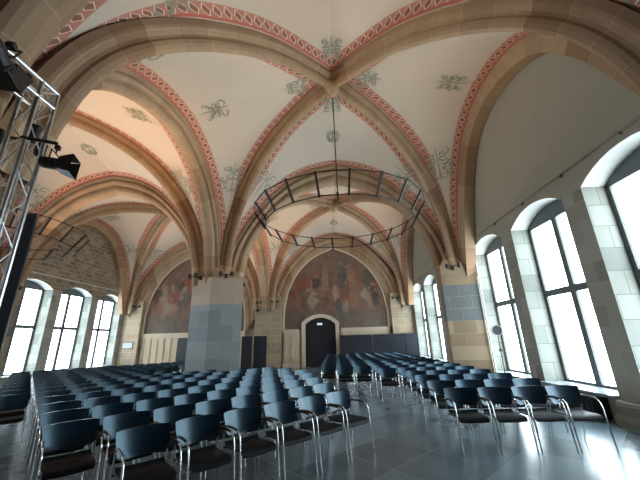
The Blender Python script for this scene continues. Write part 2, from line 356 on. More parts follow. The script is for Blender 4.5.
webs = {}
def build_bay(side, bay, ornaments=True):
    x0, x1, y0, y1, cx, cyy = wall_edge_points(side, bay)
    mb = MB(['web', 'border', 'ornament'])
    rnd = random.Random(bay * 7 + (side == 'L'))
    surf = {}
    for (ex, ey) in ((-1, -1), (1, -1), (-1, 1), (1, 1)):
        bx = x1 if ex > 0 else x0; by = y1 if ey > 0 else y0
        D = diag_curve(cx, cyy, bx, by)
        kx = ('W' if ex > 0 else 'A') if side == 'R' else ('A' if ex > 0 else 'W')
        for kind, Ec in (('T', edge_curve('T', cx, cyy, 0, by, ex, ey)), (kx, edge_curve(kx, cx, cyy, bx, 0, ex, ey, by))):
            al = [0.0]
            for i in range(1, N): al.append(al[-1] + (D[i] - D[i - 1]).length)
            alE = [0.0]
            for i in range(1, N): alE.append(alE[-1] + (Ec[i] - Ec[i - 1]).length)
            rows = []; ms = []
            for i in range(N):
                ln = Ec[i] - D[i]; L = max(ln.length, .05); ln = ln / L
                tD = (D[min(i + 1, N - 1)] - D[max(i - 1, 0)]).normalized(); tE = (Ec[min(i + 1, N - 1)] - Ec[max(i - 1, 0)]).normalized()
                sD = max(math.sqrt(max(0, 1 - ln.dot(tD) ** 2)), .35); sE = max(math.sqrt(max(0, 1 - ln.dot(tE) ** 2)), .35)
                a = min(.25 / L / sD, .22); b = min(.55 / L / sD, .46); c = max(1 - .27 / L / sE, .54)
                m = [0, a, b] + [b + (c - b) * q / 7 for q in range(1, 7)] + [c, 1]
                row = []
                for t in m:
                    p = D[i].lerp(Ec[i], t); p.z += .10 * math.sin(PI * t) * min(1, L / 3)
                    row.append(p)
                rows.append(row); ms.append(m)
            def uvs(i, j, al=al, alE=alE):
                if j in (1, 2): return (al[i], (j - 1))
                if j in (9, 10): return (alE[i], 10 - j)
                return (al[i], j / 10)
            def mif(i, j): return 1 if j in (1, 9) else 0
            mb.grid(rows, closed=False, uvs=lambda i, j, al=al, alE=alE: ((al[i], j - 1.0) if j <= 2 else (alE[i], 10.0 - j)), mif=mif)
            surf[(ex, ey, kind)] = rows
    # painted scroll ornaments lying in the web surface
    if ornaments:
        bvh = BVHTree.FromPolygons([Vector(v) for v in mb.v], mb.f)
        cen = Vector((cx, cyy, 4.0))
        def scroll(target, up, size, seed):
            r_ = random.Random(seed)
            nrm = (target - cen).normalized()
            up = (up - nrm * up.dot(nrm)).normalized(); rt = up.cross(nrm)
            def place(u_, v_):
                org = target + rt * u_ + up * v_ - nrm * 1.2
                h = bvh.ray_cast(org, nrm, 3.0)
                return (h[0] - nrm * .012) if h[0] else None
            strokes = []
            for q in range(9):
                a0 = r_.uniform(-PI, PI); st = r_.uniform(.15, .65) * size; y_ = (-1 + 2 * q / 8) * size * .95
                R0 = r_.uniform(.22, .42) * size; turn = r_.uniform(3.5, 6.5) * r_.choice((-1, 1))
                pts = []
                for e in range(15):
                    t = e / 14; rad = R0 * (1 - .85 * t); an = a0 + turn * t
                    pts.append(((st * .9 + rad * math.cos(an) * .8) * 1.3, (y_ + rad * math.sin(an)) * .78))
                strokes.append(pts)
                strokes.append([(-p[0], p[1]) for p in pts])
                # leaf
                lx, ly = pts[4]
                strokes.append([(lx + .16 * size * t_ * math.cos(a0), ly + .16 * size * t_ * math.sin(a0)) for t_ in (0, .5, 1)])
                strokes.append([(-lx - .16 * size * t_ * math.cos(a0), ly + .16 * size * t_ * math.sin(a0)) for t_ in (0, .5, 1)])
            strokes.append([(0, -size * 1.2 + size * 2.4 * e / 8) for e in range(9)])
            for pts in strokes:
                n_ = len(pts); wmax = .021 if n_ > 3 else .035
                L_, R_ = [], []
                for e, (a_, b_) in enumerate(pts):
                    a2, b2 = pts[min(e + 1, n_ - 1)]; a1, b1 = pts[max(e - 1, 0)]
                    dx, dy = a2 - a1, b2 - b1; l_ = math.hypot(dx, dy) or 1
                    wd = wmax * (.4 + .6 * math.sin(PI * (e + .5) / n_))
                    L_.append(place(a_ - dy / l_ * wd, b_ + dx / l_ * wd)); R_.append(place(a_ + dy / l_ * wd, b_ - dx / l_ * wd))
                for e in range(n_ - 1):
                    Q = [L_[e], L_[e + 1], R_[e + 1], R_[e]]
                    if all(q is not None for q in Q) and max((Q[0] - q).length for q in Q) < .28: mb.face(Q, 2)
        idx = 0
        for (dx, dy) in ((0, 1), (0, -1), (1, 0), (-1, 0)):
            if dx == 0: key = [(e, dy, 'T') for e in (-1, 1)]
            else:
                kk = ('W' if dx > 0 else 'A') if side == 'R' else ('A' if dx > 0 else 'W')
                key = [(dx, e, kk) for e in (-1, 1)]
            rows = surf[key[0]]
            # near the boss, on the centre line of the cell
            for t_, sz in (((.24, .36), (.80, .34)) if dx else ((.24, .34), (.62, .30))):
                p = rows[-1][0].lerp(rows[-1][-1], t_)
                scroll(p, Vector((dx, dy, 0)), sz, idx + bay * 100); idx += 1
            for kq in key:
                rows = surf[kq]
                i_ = int(N * .56)
                p = rows[i_][0].lerp(rows[i_][-1], .58)
                up = rows[i_ + 2][5] - rows[i_ - 2][5]
                scroll(p, up, .56, idx + bay * 100); idx += 1
    return struct(mb.build('ceiling'))
for side in 'RL':
    for bay in range(3): build_bay(side, bay, ornaments=bay > 0)
# roof slab over the vaults and the walls' own volume
mb = MB(['lunette']); mb.box((-15.4, YB - .4, ROOF), (6.2, YE + .4, ROOF + .3)); struct(mb.build('ceiling'))

# diagonal ribs
def rib(path, width, depth, name, samples=None):
    sec = [(-.5, .12), (-.5, -.16), (-.47, -.26), (-.38, -.30), (-.34, -.36), (-.24, -.40), (-.22, -.52), (-.27, -.64), (-.24, -.80), (-.15, -.94), (0, -1.0)]
    sec = sec + [(-a, b) for a, b in sec[-2::-1]]
    mb = MB(['rib']); rows = []; al = [0]
    h = (path[-1] - path[0]); h.z = 0; side = Vector((-h.y, h.x, 0)).normalized()
    for i, p in enumerate(path):
        t = (path[min(i + 1, len(path) - 1)] - path[max(i - 1, 0)]).normalized()
        n = side.cross(t)
        if n.z < 0: n = -n
        rows.append([p + side * (a * width) + n * (b * depth) for a, b in sec])
        if i: al.append(al[-1] + (p - path[i - 1]).length)
    mb.grid(rows, uvs=lambda i, j: (al[i], j * .1), smooth=False)
    return struct(mb.build(name))
tn = 0
for side in 'RL':
    for bay in range(3):
        x0, x1, y0, y1, cx, cyy = wall_edge_points(side, bay)
        for bx, by in ((x0, y0), (x1, y0), (x0, y1), (x1, y1)):
            tn += 1; rib(diag_curve(cx, cyy, bx, by), .46, .46, 'trim_%d' % tn)
        mb = MB(['rib'])                                     # carved boss where the ribs cross
        rows = [[Vector((cx + r_ * math.cos(a), cyy + r_ * math.sin(a), z)) for a in [2 * PI * q / 16 for q in range(16)]] for r_, z in ((.18, 9.4), (.22, 9.08), (.20, 8.94), (.14, 8.90), (.11, 8.80), (.03, 8.77))]
        mb.grid(rows, closed=True, uvs=lambda i, j: (.2 + i * .03, j * .1)); mb.face(rows[-1])
        tn += 1; struct(mb.build('trim_%d' % tn))

# wide moulded arches between bays (axis along which the arch is thick)
def arch(outer, inner, centre, plane, a0, a1, along, name, steps=True, sc=(1, 1)):
    """along='x': the arch spans x and is thick in y"""
    n = len(outer); full_o = outer + outer[-2::-1]; full_i = inner + inner[-2::-1]
    sg = [-1] * n + [1] * (n - 1)
    mb = MB(['rib', 'ashlar']); rows = []
    sec = [(0, 0), (.16, 0), (.20, .07), (.22, .13), (.30, .07), (.42, .05), (.52, .10), (.55, .19), (.50, .25), (.58, .27), (.72, .24), (.86, .26), (.95, .33), (1.0, .42)]
    sec = sec + [(a, 1 - b) for a, b in sec[::-1]]
    if not steps: sec = [(0, 0), (.35, 0), (.42, .08), (1, .14), (1, .86), (.42, .92), (.35, 1), (0, 1)]
    al = [0]
    for i in range(len(full_o)):
        o_, i_ = full_o[i], full_i[i]; row = []
        for w_, d_ in sec:
            d = (o_[0] + (i_[0] - o_[0]) * w_) * sg[i] * sc[0 if sg[i] < 0 else 1]; z = o_[1] + (i_[1] - o_[1]) * w_
            a = a0 + (a1 - a0) * d_
            row.append(Vector((centre + d, a, z)) if along == 'x' else Vector((a, centre + d, z)))
        rows.append(row)
        if i: al.append(al[-1] + (rows[i][4] - rows[i - 1][4]).length)
    mb.grid(rows, uvs=lambda i, j: (al[i], j * .1), smooth=False)
    return struct(mb.build(name))
for side in 'RL':
    cx = sum(BAYX[side]) / 2
    for (ya, yb) in ((2.05, 3.0), (11.75, 12.7)):
        tn += 1; arch(T_OUT, T_IN, cx, 0, ya, yb, 'x', 'trim_%d' % tn)
    tn += 1; arch(T_OUT, E_IN, cx - (.15 if side == 'R' else 0), 0, 21.05, 21.62, 'x', 'trim_%d' % tn)   # arch framing the mural
    tn += 1; arch(T_OUT, T_IN, cx, 0, -6.35, -5.6, 'x', 'trim_%d' % tn)
for bay in range(3):
    cyy = CENY[bay]; SC = ((cyy - BAYY[bay][0]) / REFH, (BAYY[bay][1] - cyy) / REFH)
    tn += 1; arch(A_OUT, A_IN, cyy, 0, -5.0, -4.3, 'y', 'trim_%d' % tn, sc=SC)
    tn += 1; arch(W_OUT, W_IN, cyy, 0, 4.75, 5.25, 'y', 'trim_%d' % tn, steps=False, sc=SC)
    tn += 1; arch(W_OUT, W_IN, cyy, 0, -14.45, -14.05, 'y', 'trim_%d' % tn, steps=False, sc=SC)

# ------------------------------------------------------------------ walls with window openings
ZS, ZSP, ZCR = .42, 4.46, 4.80          # sill, springing, crown of openings
WIN_Y = [10.35, 7.66, 4.97]
HALF = 1.06
def seg_arc(y0, y1, z0, z1, n=10):
    h = z1 - z0; c = (y1 - y0) / 2; R = (c * c + h * h) / (2 * h); zc = z1 - R; ym = (y0 + y1) / 2
    a = math.asin(c / R); return [(ym + R * math.sin(-a + 2 * a * i / n), zc + R * math.cos(-a + 2 * a * i / n)) for i in range(n + 1)]
def window_wall(name, xin, xout, centres, mats):
    mb = MB(mats)      # 0 pier face, 1 reveal, 2 white plaster, 3 upper wall
    ys = [YB - .4] + sorted(sum([[c - HALF, c + HALF] for c in centres], [])) + [YE + .4]
    for i in range(0, len(ys), 2):
        a, b = ys[i], ys[i + 1]
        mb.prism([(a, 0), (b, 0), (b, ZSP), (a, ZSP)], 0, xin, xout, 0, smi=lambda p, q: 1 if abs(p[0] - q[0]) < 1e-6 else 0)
        mb.prism([(a, ZSP), (b, ZSP), (b, 4.95), (a, 4.95)], 0, xin, xout, 3)
    for c in centres:
        mb.prism([(c - HALF, 0), (c + HALF, 0), (c + HALF, ZS), (c - HALF, ZS)], 0, xin, xout, 0)
        arc = seg_arc(c - HALF, c + HALF, ZSP, ZCR)
        for p, q in zip(arc[:-1], arc[1:]):
            mb.prism([p, q, (q[0], 4.95), (p[0], 4.95)], 0, xin, xout, 3, smi=lambda u_, v_: 2 if max(u_[1], v_[1]) < 4.94 and abs(u_[0] - v_[0]) > 1e-6 else 3)
    mb.box((min(xin, xout), YB - .4, 4.95), (max(xin, xout), YE + .4, ROOF), 4)
    return struct(mb.build(name))
rc = [c + k_ * PER for k_ in (0, 1) for c in WIN_Y]
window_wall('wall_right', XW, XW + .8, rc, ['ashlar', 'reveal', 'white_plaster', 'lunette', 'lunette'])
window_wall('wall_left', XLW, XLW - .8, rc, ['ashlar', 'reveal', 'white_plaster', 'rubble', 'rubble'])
wn_ = 0
for sgn, xin in ((1, XW), (-1, XLW)):
    for c in rc:
        wn_ += 1
        root = struct(empty('window_%d' % wn_, (xin + sgn * .55, c, ZS)))
        a, b = -HALF + .01, HALF - .01; H = ZSP - ZS; fr = MB(['frame']); d0, d1 = -.07, .07
        fr.box((d0, a, .0), (d1, a + .09, H)); fr.box((d0, b - .09, 0), (d1, b, H)); fr.box((d0, a + .09, 0), (d1, b - .09, .10))
        arc = seg_arc(a, b, H, H + .33)
        zt = H - .06
        fr.prism([(p[0], p[1]) for p in arc] + [(b, zt), (a, zt)], 0, d0, d1)
        fr.box((d0, -.085, .1), (d1, .085, zt))
        fr.box((d0 + .005, a + .09, 2.11), (d1 - .005, b - .09, 2.27))
        fr.build('window_frame', root)
        for (p0, p1, q0, q1) in ((a + .09, -.085, .10, 2.11), (.085, b - .09, .10, 2.11), (a + .09, -.085, 2.27, zt), (.085, b - .09, 2.27, zt)):
            pb = MB(['pane']); pb.box((-.012, p0, q0), (.012, p1, q1)); pb.build('pane', root)
# sills
for sgn, xin in ((1, XW), (-1, XLW)):
    for c in rc:
        mb = MB(['sill']); x_ = sorted((xin - sgn * .12, xin + sgn * .47))
        mb.box((x_[0], c - HALF - .0, ZS), (x_[1], c + HALF + .0, ZS + .05)); tn += 1; struct(mb.build('trim_%d' % tn))
# floor
mb = MB(['floor']); mb.box((-15.4, YB - .4, -.2), (6.2, YE + .4, 0)); struct(mb.build('floor'))
# back wall
mb = MB(['lunette']); mb.box((XLW, YB - .4, 0), (XW, YB, ROOF)); struct(mb.build('wall_back'))

# end wall, with the two murals and the doorway
mb = MB(['endstone']); mb.box((XLW, YE + .02, 0), (-1.98, YE + .4, ROOF)); mb.box((.06, YE + .02, 0), (XW, YE + .4, ROOF)); mb.box((-1.98, YE + .02, 2.62), (.06, YE + .4, ROOF))
mb.box((-5.3, YE - .35, 0), (-3.55, YE + .02, 4.5)); mb.box((3.75, YE - .35, 0), (XW, YE + .02, 4.5)); mb.box((XLW, YE - .35, 0), (-13.1, YE + .02, 4.5))
struct(mb.build('wall_end'))
def mural(cx, mat, label, dx=.0):
    pts = [(cx - p[0] + .02, p[1]) for p in E_IN] + [(cx + p[0] - .02, p[1]) for p in E_IN[-2::-1]]
    mb = MB([mat, 'moulding']); mb.prism([(a, b) for a, b in pts], 1, YE - .02, YE + .02, 0)
    o = mb.build('mural'); tag(o, label, 'mural')
    fm = MB(['moulding']); fm.tube([(a + (.03 if a < cx else -.03), YE - .06, b) for a, b in pts], .06, n=8, cap=False); struct(fm.build('trim_%d' % (500 + int(abs(cx)))))
    return o
CXR = sum(BAYX['R']) / 2 - .15; CXL = sum(BAYX['L']) / 2
mural(CXR, 'fresco', 'large arched mural in reds and browns above the dark door of the end wall')
mural(CXL, 'fresco2', 'darker arched mural on the left aisle end wall, half hidden by the big pillar')
for cx, xs in ((CXR, (-2.02, .1)), (CXL, None)):
    mb = MB(['moulding', 'cream'])
    for a, b in (((cx - 3.52, xs[0] - .3), (xs[1] + .3, cx + 3.52)) if xs else ((cx - 3.52, cx + 3.52),)):
        mb.box((a, YE - .16, 2.12), (b, YE + .02, 2.24)); mb.box((a, YE - .12, 2.24), (b, YE + .02, 2.33)); mb.box((a, YE - .12, 2.0), (b, YE + .02, 2.12))
        mb.box((a, YE - .07, 0), (b, YE + .02, 2.0), 1)
        x = a + .1
        while x + .36 < b:
            mb.box((x, YE - .12, .3), (x + .13, YE - .07, 1.98), 0); x += .46
        mb.box((a, YE - .3, 0), (b, YE - .07, .22), 0)
    tn += 1; struct(mb.build('trim_%d' % tn))
# end door: arched stone surround, dark double leaf
dr = struct(empty('door_1', (-.96, YE, 0)))
def arched(hw, zsp, zcr, n=12): return [(-hw, 0)] + seg_arc(-hw, hw, zsp, zcr, n) + [(hw, 0)]
o_ = arched(1.24, 2.72, 3.26); i_ = arched(1.0, 2.6, 3.03)
mb = MB(['moulding'])
for q in range(len(o_) - 1):
    mb.prism([o_[q], o_[q + 1], i_[q + 1], i_[q]], 1, -.22, .02)
mb.build('surround', dr)
mb = MB(['black']); mb.box((-1.1, .05, 0), (1.1, .1, 3.1)); mb.build('light_block', dr)  # dark sheet added to stop outside light showing between the leaves
for s_ in (-1, 1):
    leaf = arched(1.0, 2.6, 3.03, 12); half = [p for p in leaf if p[0] * s_ >= -1e-6]
    if s_ < 0: half = half + [(-.001, 0)]; half[-2] = (-.001, 3.03)
    else: half = [(.001, 0)] + half; half[1] = (.001, 3.03)
    mb = MB(['door']); mb.prism(half, 1, -.05, .02)
    mb.box((s_ * .5 - .33, -.075, .3), (s_ * .5 + .33, -.05, 1.0)); mb.box((s_ * .5 - .33, -.075, 1.2), (s_ * .5 + .33, -.05, 2.3))
    d_ = mb.build('door_leaf', dr)
    hb = MB(['blackmetal']); hb.tube([(s_ * .09, -.055, 1.05), (s_ * .09, -.12, 1.05), (s_ * .22, -.12, 1.05)], .012); hb.build('handle', d_)
mb = MB(['sign', 'blackmetal']); mb.box((-.19, -.035, -.09), (.19, .035, .09), 1); mb.box((-.17, -.04, -.07), (.17, -.035, .07), 0)
tag(mb.build('exit_sign', None, (-1.0, YE - .14, 2.62)), 'small pale rectangular sign at the top of the dark arched door', 'sign')
# left aisle end door beside pillar
dr = struct(empty('door_2', (-9.95, YE, 0)))
mb = MB(['door']); mb.box((-.5, -.2, 0), (.5, -.13, 2.0)); mb.build('door_leaf', dr)
# notice plaque on the end pier of left aisle
mb = MB(['plaque', 'blackmetal']); mb.box((-.36, 0, -.2), (.36, .03, .2), 1); mb.box((-.33, -.005, -.17), (.33, 0, .17), 0)
tag(mb.build('notice_plaque', None, (-13.75, YE - .385, 1.62)), 'small grey notice plaque on the end pier right of the left windows', 'plaque')

# ------------------------------------------------------------------ pillars and wall piers
def poly_col(poly, segs, mats, name, loc=(0, 0, 0)):
    """stack of prisms with chamfered plinth"""
    mb = MB(mats); cxp = sum(p[0] for p in poly) / len(poly); cyp = sum(p[1] for p in poly) / len(poly)
    for z0, z1, g, mi in segs:
        pp = [(cxp + (p[0] - cxp) * g, cyp + (p[1] - cyp) * g) for p in poly]
        n = len(pp); acc = 0
        for i in range(n):
            a, b = pp[i], pp[(i + 1) % n]; L = math.dist(a, b)
            mb.face([(a[0], a[1], z0), (b[0], b[1], z0), (b[0], b[1], z1), (a[0], a[1], z1)], mi, uv=[(acc, z0), (acc + L, z0), (acc + L, z1), (acc, z1)]); acc += L
        mb.face([(p[0], p[1], z1) for p in pp], mi); mb.face([(p[0], p[1], z0) for p in pp][::-1], mi)
    return mb.build(name, None, loc)
PIL = [(-5.35, 11.55), (-4.5, 11.2), (-3.35, 11.38), (-4.0, 12.28), (-4.2, 12.55), (-5.3, 12.6)]
SEG = [(0, .35, 1.05, 0), (.35, 3.95, 1.0, 0)]
lab = {11: 'massive stone pillar in mid hall, blue-grey lower blocks and tan upper part'}
o = poly_col(PIL, SEG, ['pillar'], 'stone_pillar'); struct(o)
o = poly_col([(x, y - PER) for x, y in PIL], SEG, ['pillar'], 'stone_pillar'); struct(o)
# upper part: shaft tapering into the springing of the ribs
for dy in (0, -PER):
    top = [(-4.95, 11.8), (-4.62, 11.7), (-4.34, 11.8), (-4.34, 12.55), (-4.95, 12.55)]
    mb = MB(['rib'])
    lo = [(-5.3, 11.6), (-4.5, 11.25), (-3.45, 11.42), (-4.05, 12.3), (-5.25, 12.55)]
    mid = [(-5.15, 11.68), (-4.58, 11.42), (-3.95, 11.55), (-4.15, 12.45), (-5.1, 12.55)]
    rows = [[Vector((x, y + dy, z)) for x, y in P_] for P_, z in ((lo, 3.9), (mid, 4.5), (top, 5.6), (top, 8.6))]
    mb.grid(rows, closed=True, uvs=lambda i, j: ([3.9, 4.5, 5.6, 8.6][i], j * .6), smooth=False); tn += 1; struct(mb.build('trim_%d' % tn))
# wall piers of the right and left walls
RP = [(5.22, 11.18), (3.95, 11.4), (4.25, 12.6), (4.5, 12.95), (5.22, 13.0)]
LP = [(-14.42, 11.35), (-13.4, 11.5), (-13.4, 12.8), (-14.42, 13.0)]
for dy in (0, -PER):
    struct(poly_col([(x, y + dy) for x, y in RP], [(0, .3, 1.04, 0), (.3, 4.1, 1, 0)], ['pier'], 'wall_right_pier'))
    struct(poly_col([(x, y + dy) for x, y in LP], [(0, 4.1, 1, 0)], ['pier'], 'wall_left_pier'))
    for lo, mid, top in (([(5.22, 11.3), (4.0, 11.45), (4.25, 12.6), (5.22, 13)], [(5.22, 11.5), (4.35, 11.6), (4.45, 12.6), (5.22, 12.9)], [(5.22, 11.72), (4.7, 11.76), (4.7, 12.6), (5.22, 12.62)]),
                         ([(-14.42, 11.35), (-13.4, 11.5), (-13.4, 12.8), (-14.42, 13.0)], [(-14.42, 11.5), (-13.8, 11.6), (-13.8, 12.7), (-14.42, 12.8)], [(-14.42, 11.72), (-14.02, 11.76), (-14.02, 12.6), (-14.42, 12.62)])):
        mb = MB(['rib']); rows = [[Vector((x, y + dy, z)) for x, y in P_] for P_, z in ((lo, 4.05), (mid, 4.6), (top, 5.5), (top, 8.6))]
        mb.grid(rows, closed=True, uvs=lambda i, j: ([4.05, 4.6, 5.6, 8.6][i], j * .6), smooth=False); tn += 1; struct(mb.build('trim_%d' % tn))
# rounded plinth of the pier between windows at the right edge
mb = MB(['ashlar'])
for yc in (6.3,):
    rows = []
    for r_, z in ((.44, 0), (.44, .10), (.40, .16), (.36, .20), (.36, .34), (.33, .40)):
        rows.append([Vector((XW + .02 - r_ * .62 * math.cos(a), yc + r_ * math.sin(a), z)) for a in [-PI / 2 + PI * q / 10 for q in range(11)]])
    mb.grid(rows, smooth=False, uvs=lambda i, j: (j * .15, i * .1)); mb.face([rows[-1][q] for q in range(11)])
tn += 1; struct(mb.build('trim_%d' % tn))

# ------------------------------------------------------------------ cables and conduits
mb = MB(['wire', 'conduit'])
mb.tube([(XW - .06, y, 4.96) for y in (-5, 3, 8, 11.3)], .014, 0)
for y in (4.9, 6.4, 7.9, 9.4, 10.9): mb.box((XW - .07, y - .03, 4.9), (XW + .01, y + .03, 4.98), 0)
tag(mb.build('wall_cable'), 'taut cable running along the right wall above the near windows', 'cable')
mb = MB(['wire']); mb.tube([(XW - .06, y, 4.96) for y in (13.1, 21.2)], .014)
tag(mb.build('wall_cable'), 'taut cable on the right wall above the far windows beyond the pier', 'cable')
mb = MB(['conduit']); mb.tube([(XLW + .06, y, 5.1) for y in (13.1, 21.0)], .02)
for y in (14, 16, 18, 20): mb.box((XLW - .01, y - .03, 5.04), (XLW + .08, y + .03, 5.12))
tag(mb.build('wall_cable'), 'pale cable on the left wall above the three far windows', 'cable')
mb = MB(['conduit']); mb.tube([(5.17, 11.13, .02), (5.17, 11.13, 4.9)], .022); mb.tube([(5.12, 11.14, .02), (5.12, 11.14, 3.6)], .014)
tag(mb.build('wall_conduit'), 'pale conduit running down the right edge of the wall pier by the window', 'conduit')

# ------------------------------------------------------------------ radiators below right windows
labels_r = {4.97: 'black radiator cover under the nearest right window', 7.66: 'black radiator cover under the second right window',
            10.35: 'black radiator cover under the right window beside the wall pier'}
for c in WIN_Y:
    root = empty('radiator_cover', (XW - .17, c, 0), 0, labels_r[c], 'radiator', 'radiator covers below the right windows')
    mb = MB(['black']); mb.box((-.15, -HALF + .28, .02), (.16, HALF - .28, .40)); mb.build('body', root)
    for q in range(9):
        sl = MB(['blackmetal']); sl.box((-.165, -HALF + .33 + q * .165, .07), (-.15, -HALF + .41 + q * .165, .35)); sl.build('grille_bar', root)

# ------------------------------------------------------------------ end partitions
def partition(x0, x1, y, z, mat, label, group=None):
    root = empty('partition_screen', ((x0 + x1) / 2, y, 0), 0, label, 'partition', group); h = (x1 - x0) / 2
    mb = MB([mat]); mb.box((-h + .01, -.03, .05), (h - .01, .03, z)); mb.build('panel', root)
    for s_ in (-1, 1):
        fb = MB(['blackmetal']); fb.box((s_ * (h - .15) - .03, -.22, 0), (s_ * (h - .15) + .03, .22, .05)); fb.build('foot', root)
ordw = ['leftmost', 'second from left', 'third from left', 'fourth from left', 'rightmost']
for q in range(5):
    partition(.25 + q * 1.04, .25 + (q + 1) * 1.04, YE - .62, 1.86, 'partition2' if q in (1, 2, 4) else 'partition',
              'black partition screen, %s of the row beside the end door' % ordw[q], 'partition screens along the end wall')
partition(-5.7, -5.05, 19.6, 1.95, 'partition', 'black partition screen seen just right of the mid-hall pillar', 'partition screens behind the pillar')
partition(-5.0, -4.2, 19.8, 1.95, 'partition2', 'charcoal partition screen in front of the end pier, right of the big pillar', 'partition screens behind the pillar')

# ------------------------------------------------------------------ pier spotlights on iron arms
def pier_light(loc, rz, label, power=1.0, colr=(1.0, .66, .36)):
    root = empty('pier_spotlight', loc, rz, label, 'spotlight', 'uplights on iron arms of the piers')
    mb = MB(['blackmetal']); mb.tube([(0, .12, -.02), (0, -.22, 0)], .018); mb.tube([(-.28, -.22, 0), (.28, -.22, 0)], .016)
    mb.box((-.05, .06, -.09), (.05, .12, .05)); mb.build('bracket', root)
    for s_ in (-1, 1):
        hb = MB(['blackmetal']); rows = [[Vector((s_ * .2 + r_ * math.cos(2 * PI * q / 10), -.24 + r_ * math.sin(2 * PI * q / 10), z)) for q in range(10)] for r_, z in ((.03, -.08), (.055, -.06), (.06, .05), (.07, .09))]
        hb.grid(rows, closed=True, smooth=False); hb.face(rows[0][::-1]); h_ = hb.build('lamp_head', root)
        lb = MB(['lens']); lb.face([(s_ * .2 + .055 * math.cos(2 * PI * q / 10), -.24 + .055 * math.sin(2 * PI * q / 10), .08) for q in range(10)]); lb.build('lens', h_)
    ld = bpy.data.lights.new('pier_uplight', 'SPOT'); ld.energy = SPOT_W * power; ld.color = colr; ld.spot_size = math.radians(88); ld.spot_blend = 1.0; ld.shadow_soft_size = .12
    lo = bpy.data.objects.new('pier_uplight', ld); col.objects.link(lo); lo.parent = root; lo.location = (0, -.30, .14)
    lo.rotation_euler = (math.radians(180 + 48), 0, 0)
    return root
WARM = (1.0, .56, .24); MIDW = (1.0, .74, .48)
pier_light((-3.95, 11.18, 3.98), math.radians(20), 'black twin uplight on the right front of the mid-hall pillar', 1.2, MIDW)
pier_light((-5.05, 11.3, 3.98), math.radians(-35), 'black twin uplight on the left front of the mid-hall pillar', 4.0, WARM)
pier_light((4.35, 11.22, 3.98), math.radians(-15), 'black twin uplight on the right wall pier', .8, MIDW)
pier_light((-4.0, 20.85, 4.1), math.radians(25), 'black twin uplight on the right side of the end pier between the murals', 1.6, WARM)
pier_light((-4.85, 20.85, 4.1), math.radians(-35), 'black twin uplight on the left side of the end pier between the murals', 1.6, WARM)
pier_light((4.15, 20.85, 4.1), math.radians(-30), 'black twin uplight high on the end pier at the right of the mural', 1.6, WARM)
pier_light((-13.45, 20.85, 4.1), math.radians(35), 'black twin uplight in the far corner left of the darker mural', 1.6, WARM)
pier_light((-13.25, 12.1, 4.0), math.radians(90), 'black twin uplight on the left wall pier at the edge of the picture', 4.0, WARM)
pier_light((-13.2, 2.9, 4.0), math.radians(100), 'unseen twin uplight added on the nearest left wall pier to warm the left vault', 4.0, WARM)  # out-of-view lamp added to turn the left vault more orange
pier_light((-5.2, 3.2, 4.0), math.radians(200), 'unseen twin uplight added on the nearest pillar to warm the left aisle', 4.5, WARM)  # added lamp, unseen from the camera, for the left aisle's warm glow
pier_light((-3.72, 2.92, 3.98), math.radians(125), 'black twin uplight on the nearest pillar beside the truss, facing the right nave', 1.5, MIDW)
pier_light((-4.0, 13.0, 3.98), math.radians(180 + 20), 'black twin uplight on the rear right corner of the mid-hall pillar', 1.2, WARM)
pier_light((-5.0, 13.0, 3.98), math.radians(180 - 20), 'black twin uplight on the rear left corner of the mid-hall pillar', 1.2, WARM)

# ------------------------------------------------------------------ ring chandeliers
def chandelier(cx, cy_, label, phase=0):
    root = empty('ring_chandelier', (cx, cy_, 4.45), 0, label, 'chandelier', 'iron ring chandeliers')
    RU, RL_, ZU, ZL = 2.24, 1.95, .40, .0; n = 20
    for R_, z, r in ((RU, ZU, .014), (RL_, ZL, .014)):
        mb = MB(['blackmetal']); P_ = [(R_ * math.cos(phase + 2 * PI * (q) / n), R_ * math.sin(phase + 2 * PI * q / n), z) for q in range(n)]
        for q in range(n): mb.tube([P_[q], P_[(q + 1) % n]], r, n=6)
        mb.build('ring', root)
    for q in range(n):
        a = phase + 2 * PI * q / n; u = Vector((math.cos(a), math.sin(a), 0)); t = Vector((-u.y, u.x, 0))
        mb = MB(['blackmetal'])
        p0 = u * RL_ + Vector((0, 0, ZL - .03)); p1 = u * RU + Vector((0, 0, ZU + .03))
        dirv = (p1 - p0).normalized(); nn = dirv.cross(t)
        rows = [[p + t * a_ + nn * b_ for a_, b_ in ((-.02, -.022), (.02, -.022), (.02, .022), (-.02, .022))] for p in (p0, p1)]
        mb.grid(rows, closed=True, smooth=False); mb.face(rows[0][::-1]); mb.face(rows[1]); mb.build('lamp_bar', root)
    mb = MB(['blackmetal'])
    for q in range(4):
        a = phase + 2 * PI * q / 4; mb.tube([(RU * math.cos(a), RU * math.sin(a), ZU), (0, 0, 1.6)], .003, n=4)
    mb.build('suspension_wire', root)
    mb = MB(['blackmetal']); mb.tube([(0, 0, 4.22), (0, 0, 1.0)], .014, n=6); mb.build('rod', root)
    mb = MB(['blackmetal']); mb.tube([(0, 0, 1.02), (0, 0, .85)], .03, n=6); mb.tube([(-.1, 0, .95), (.1, 0, .95)], .012, n=6); mb.tube([(0, 0, .85), (.03, 0, .65)], .01, n=6); mb.build('hook', root)
    return root
chandelier(sum(BAYX['R']) / 2, 7.75, 'large iron ring chandelier hanging from the boss of the near right vault', .09)
chandelier(sum(BAYX['L']) / 2, 7.75, 'iron ring chandelier in the left aisle, mostly behind the lighting truss', .09)

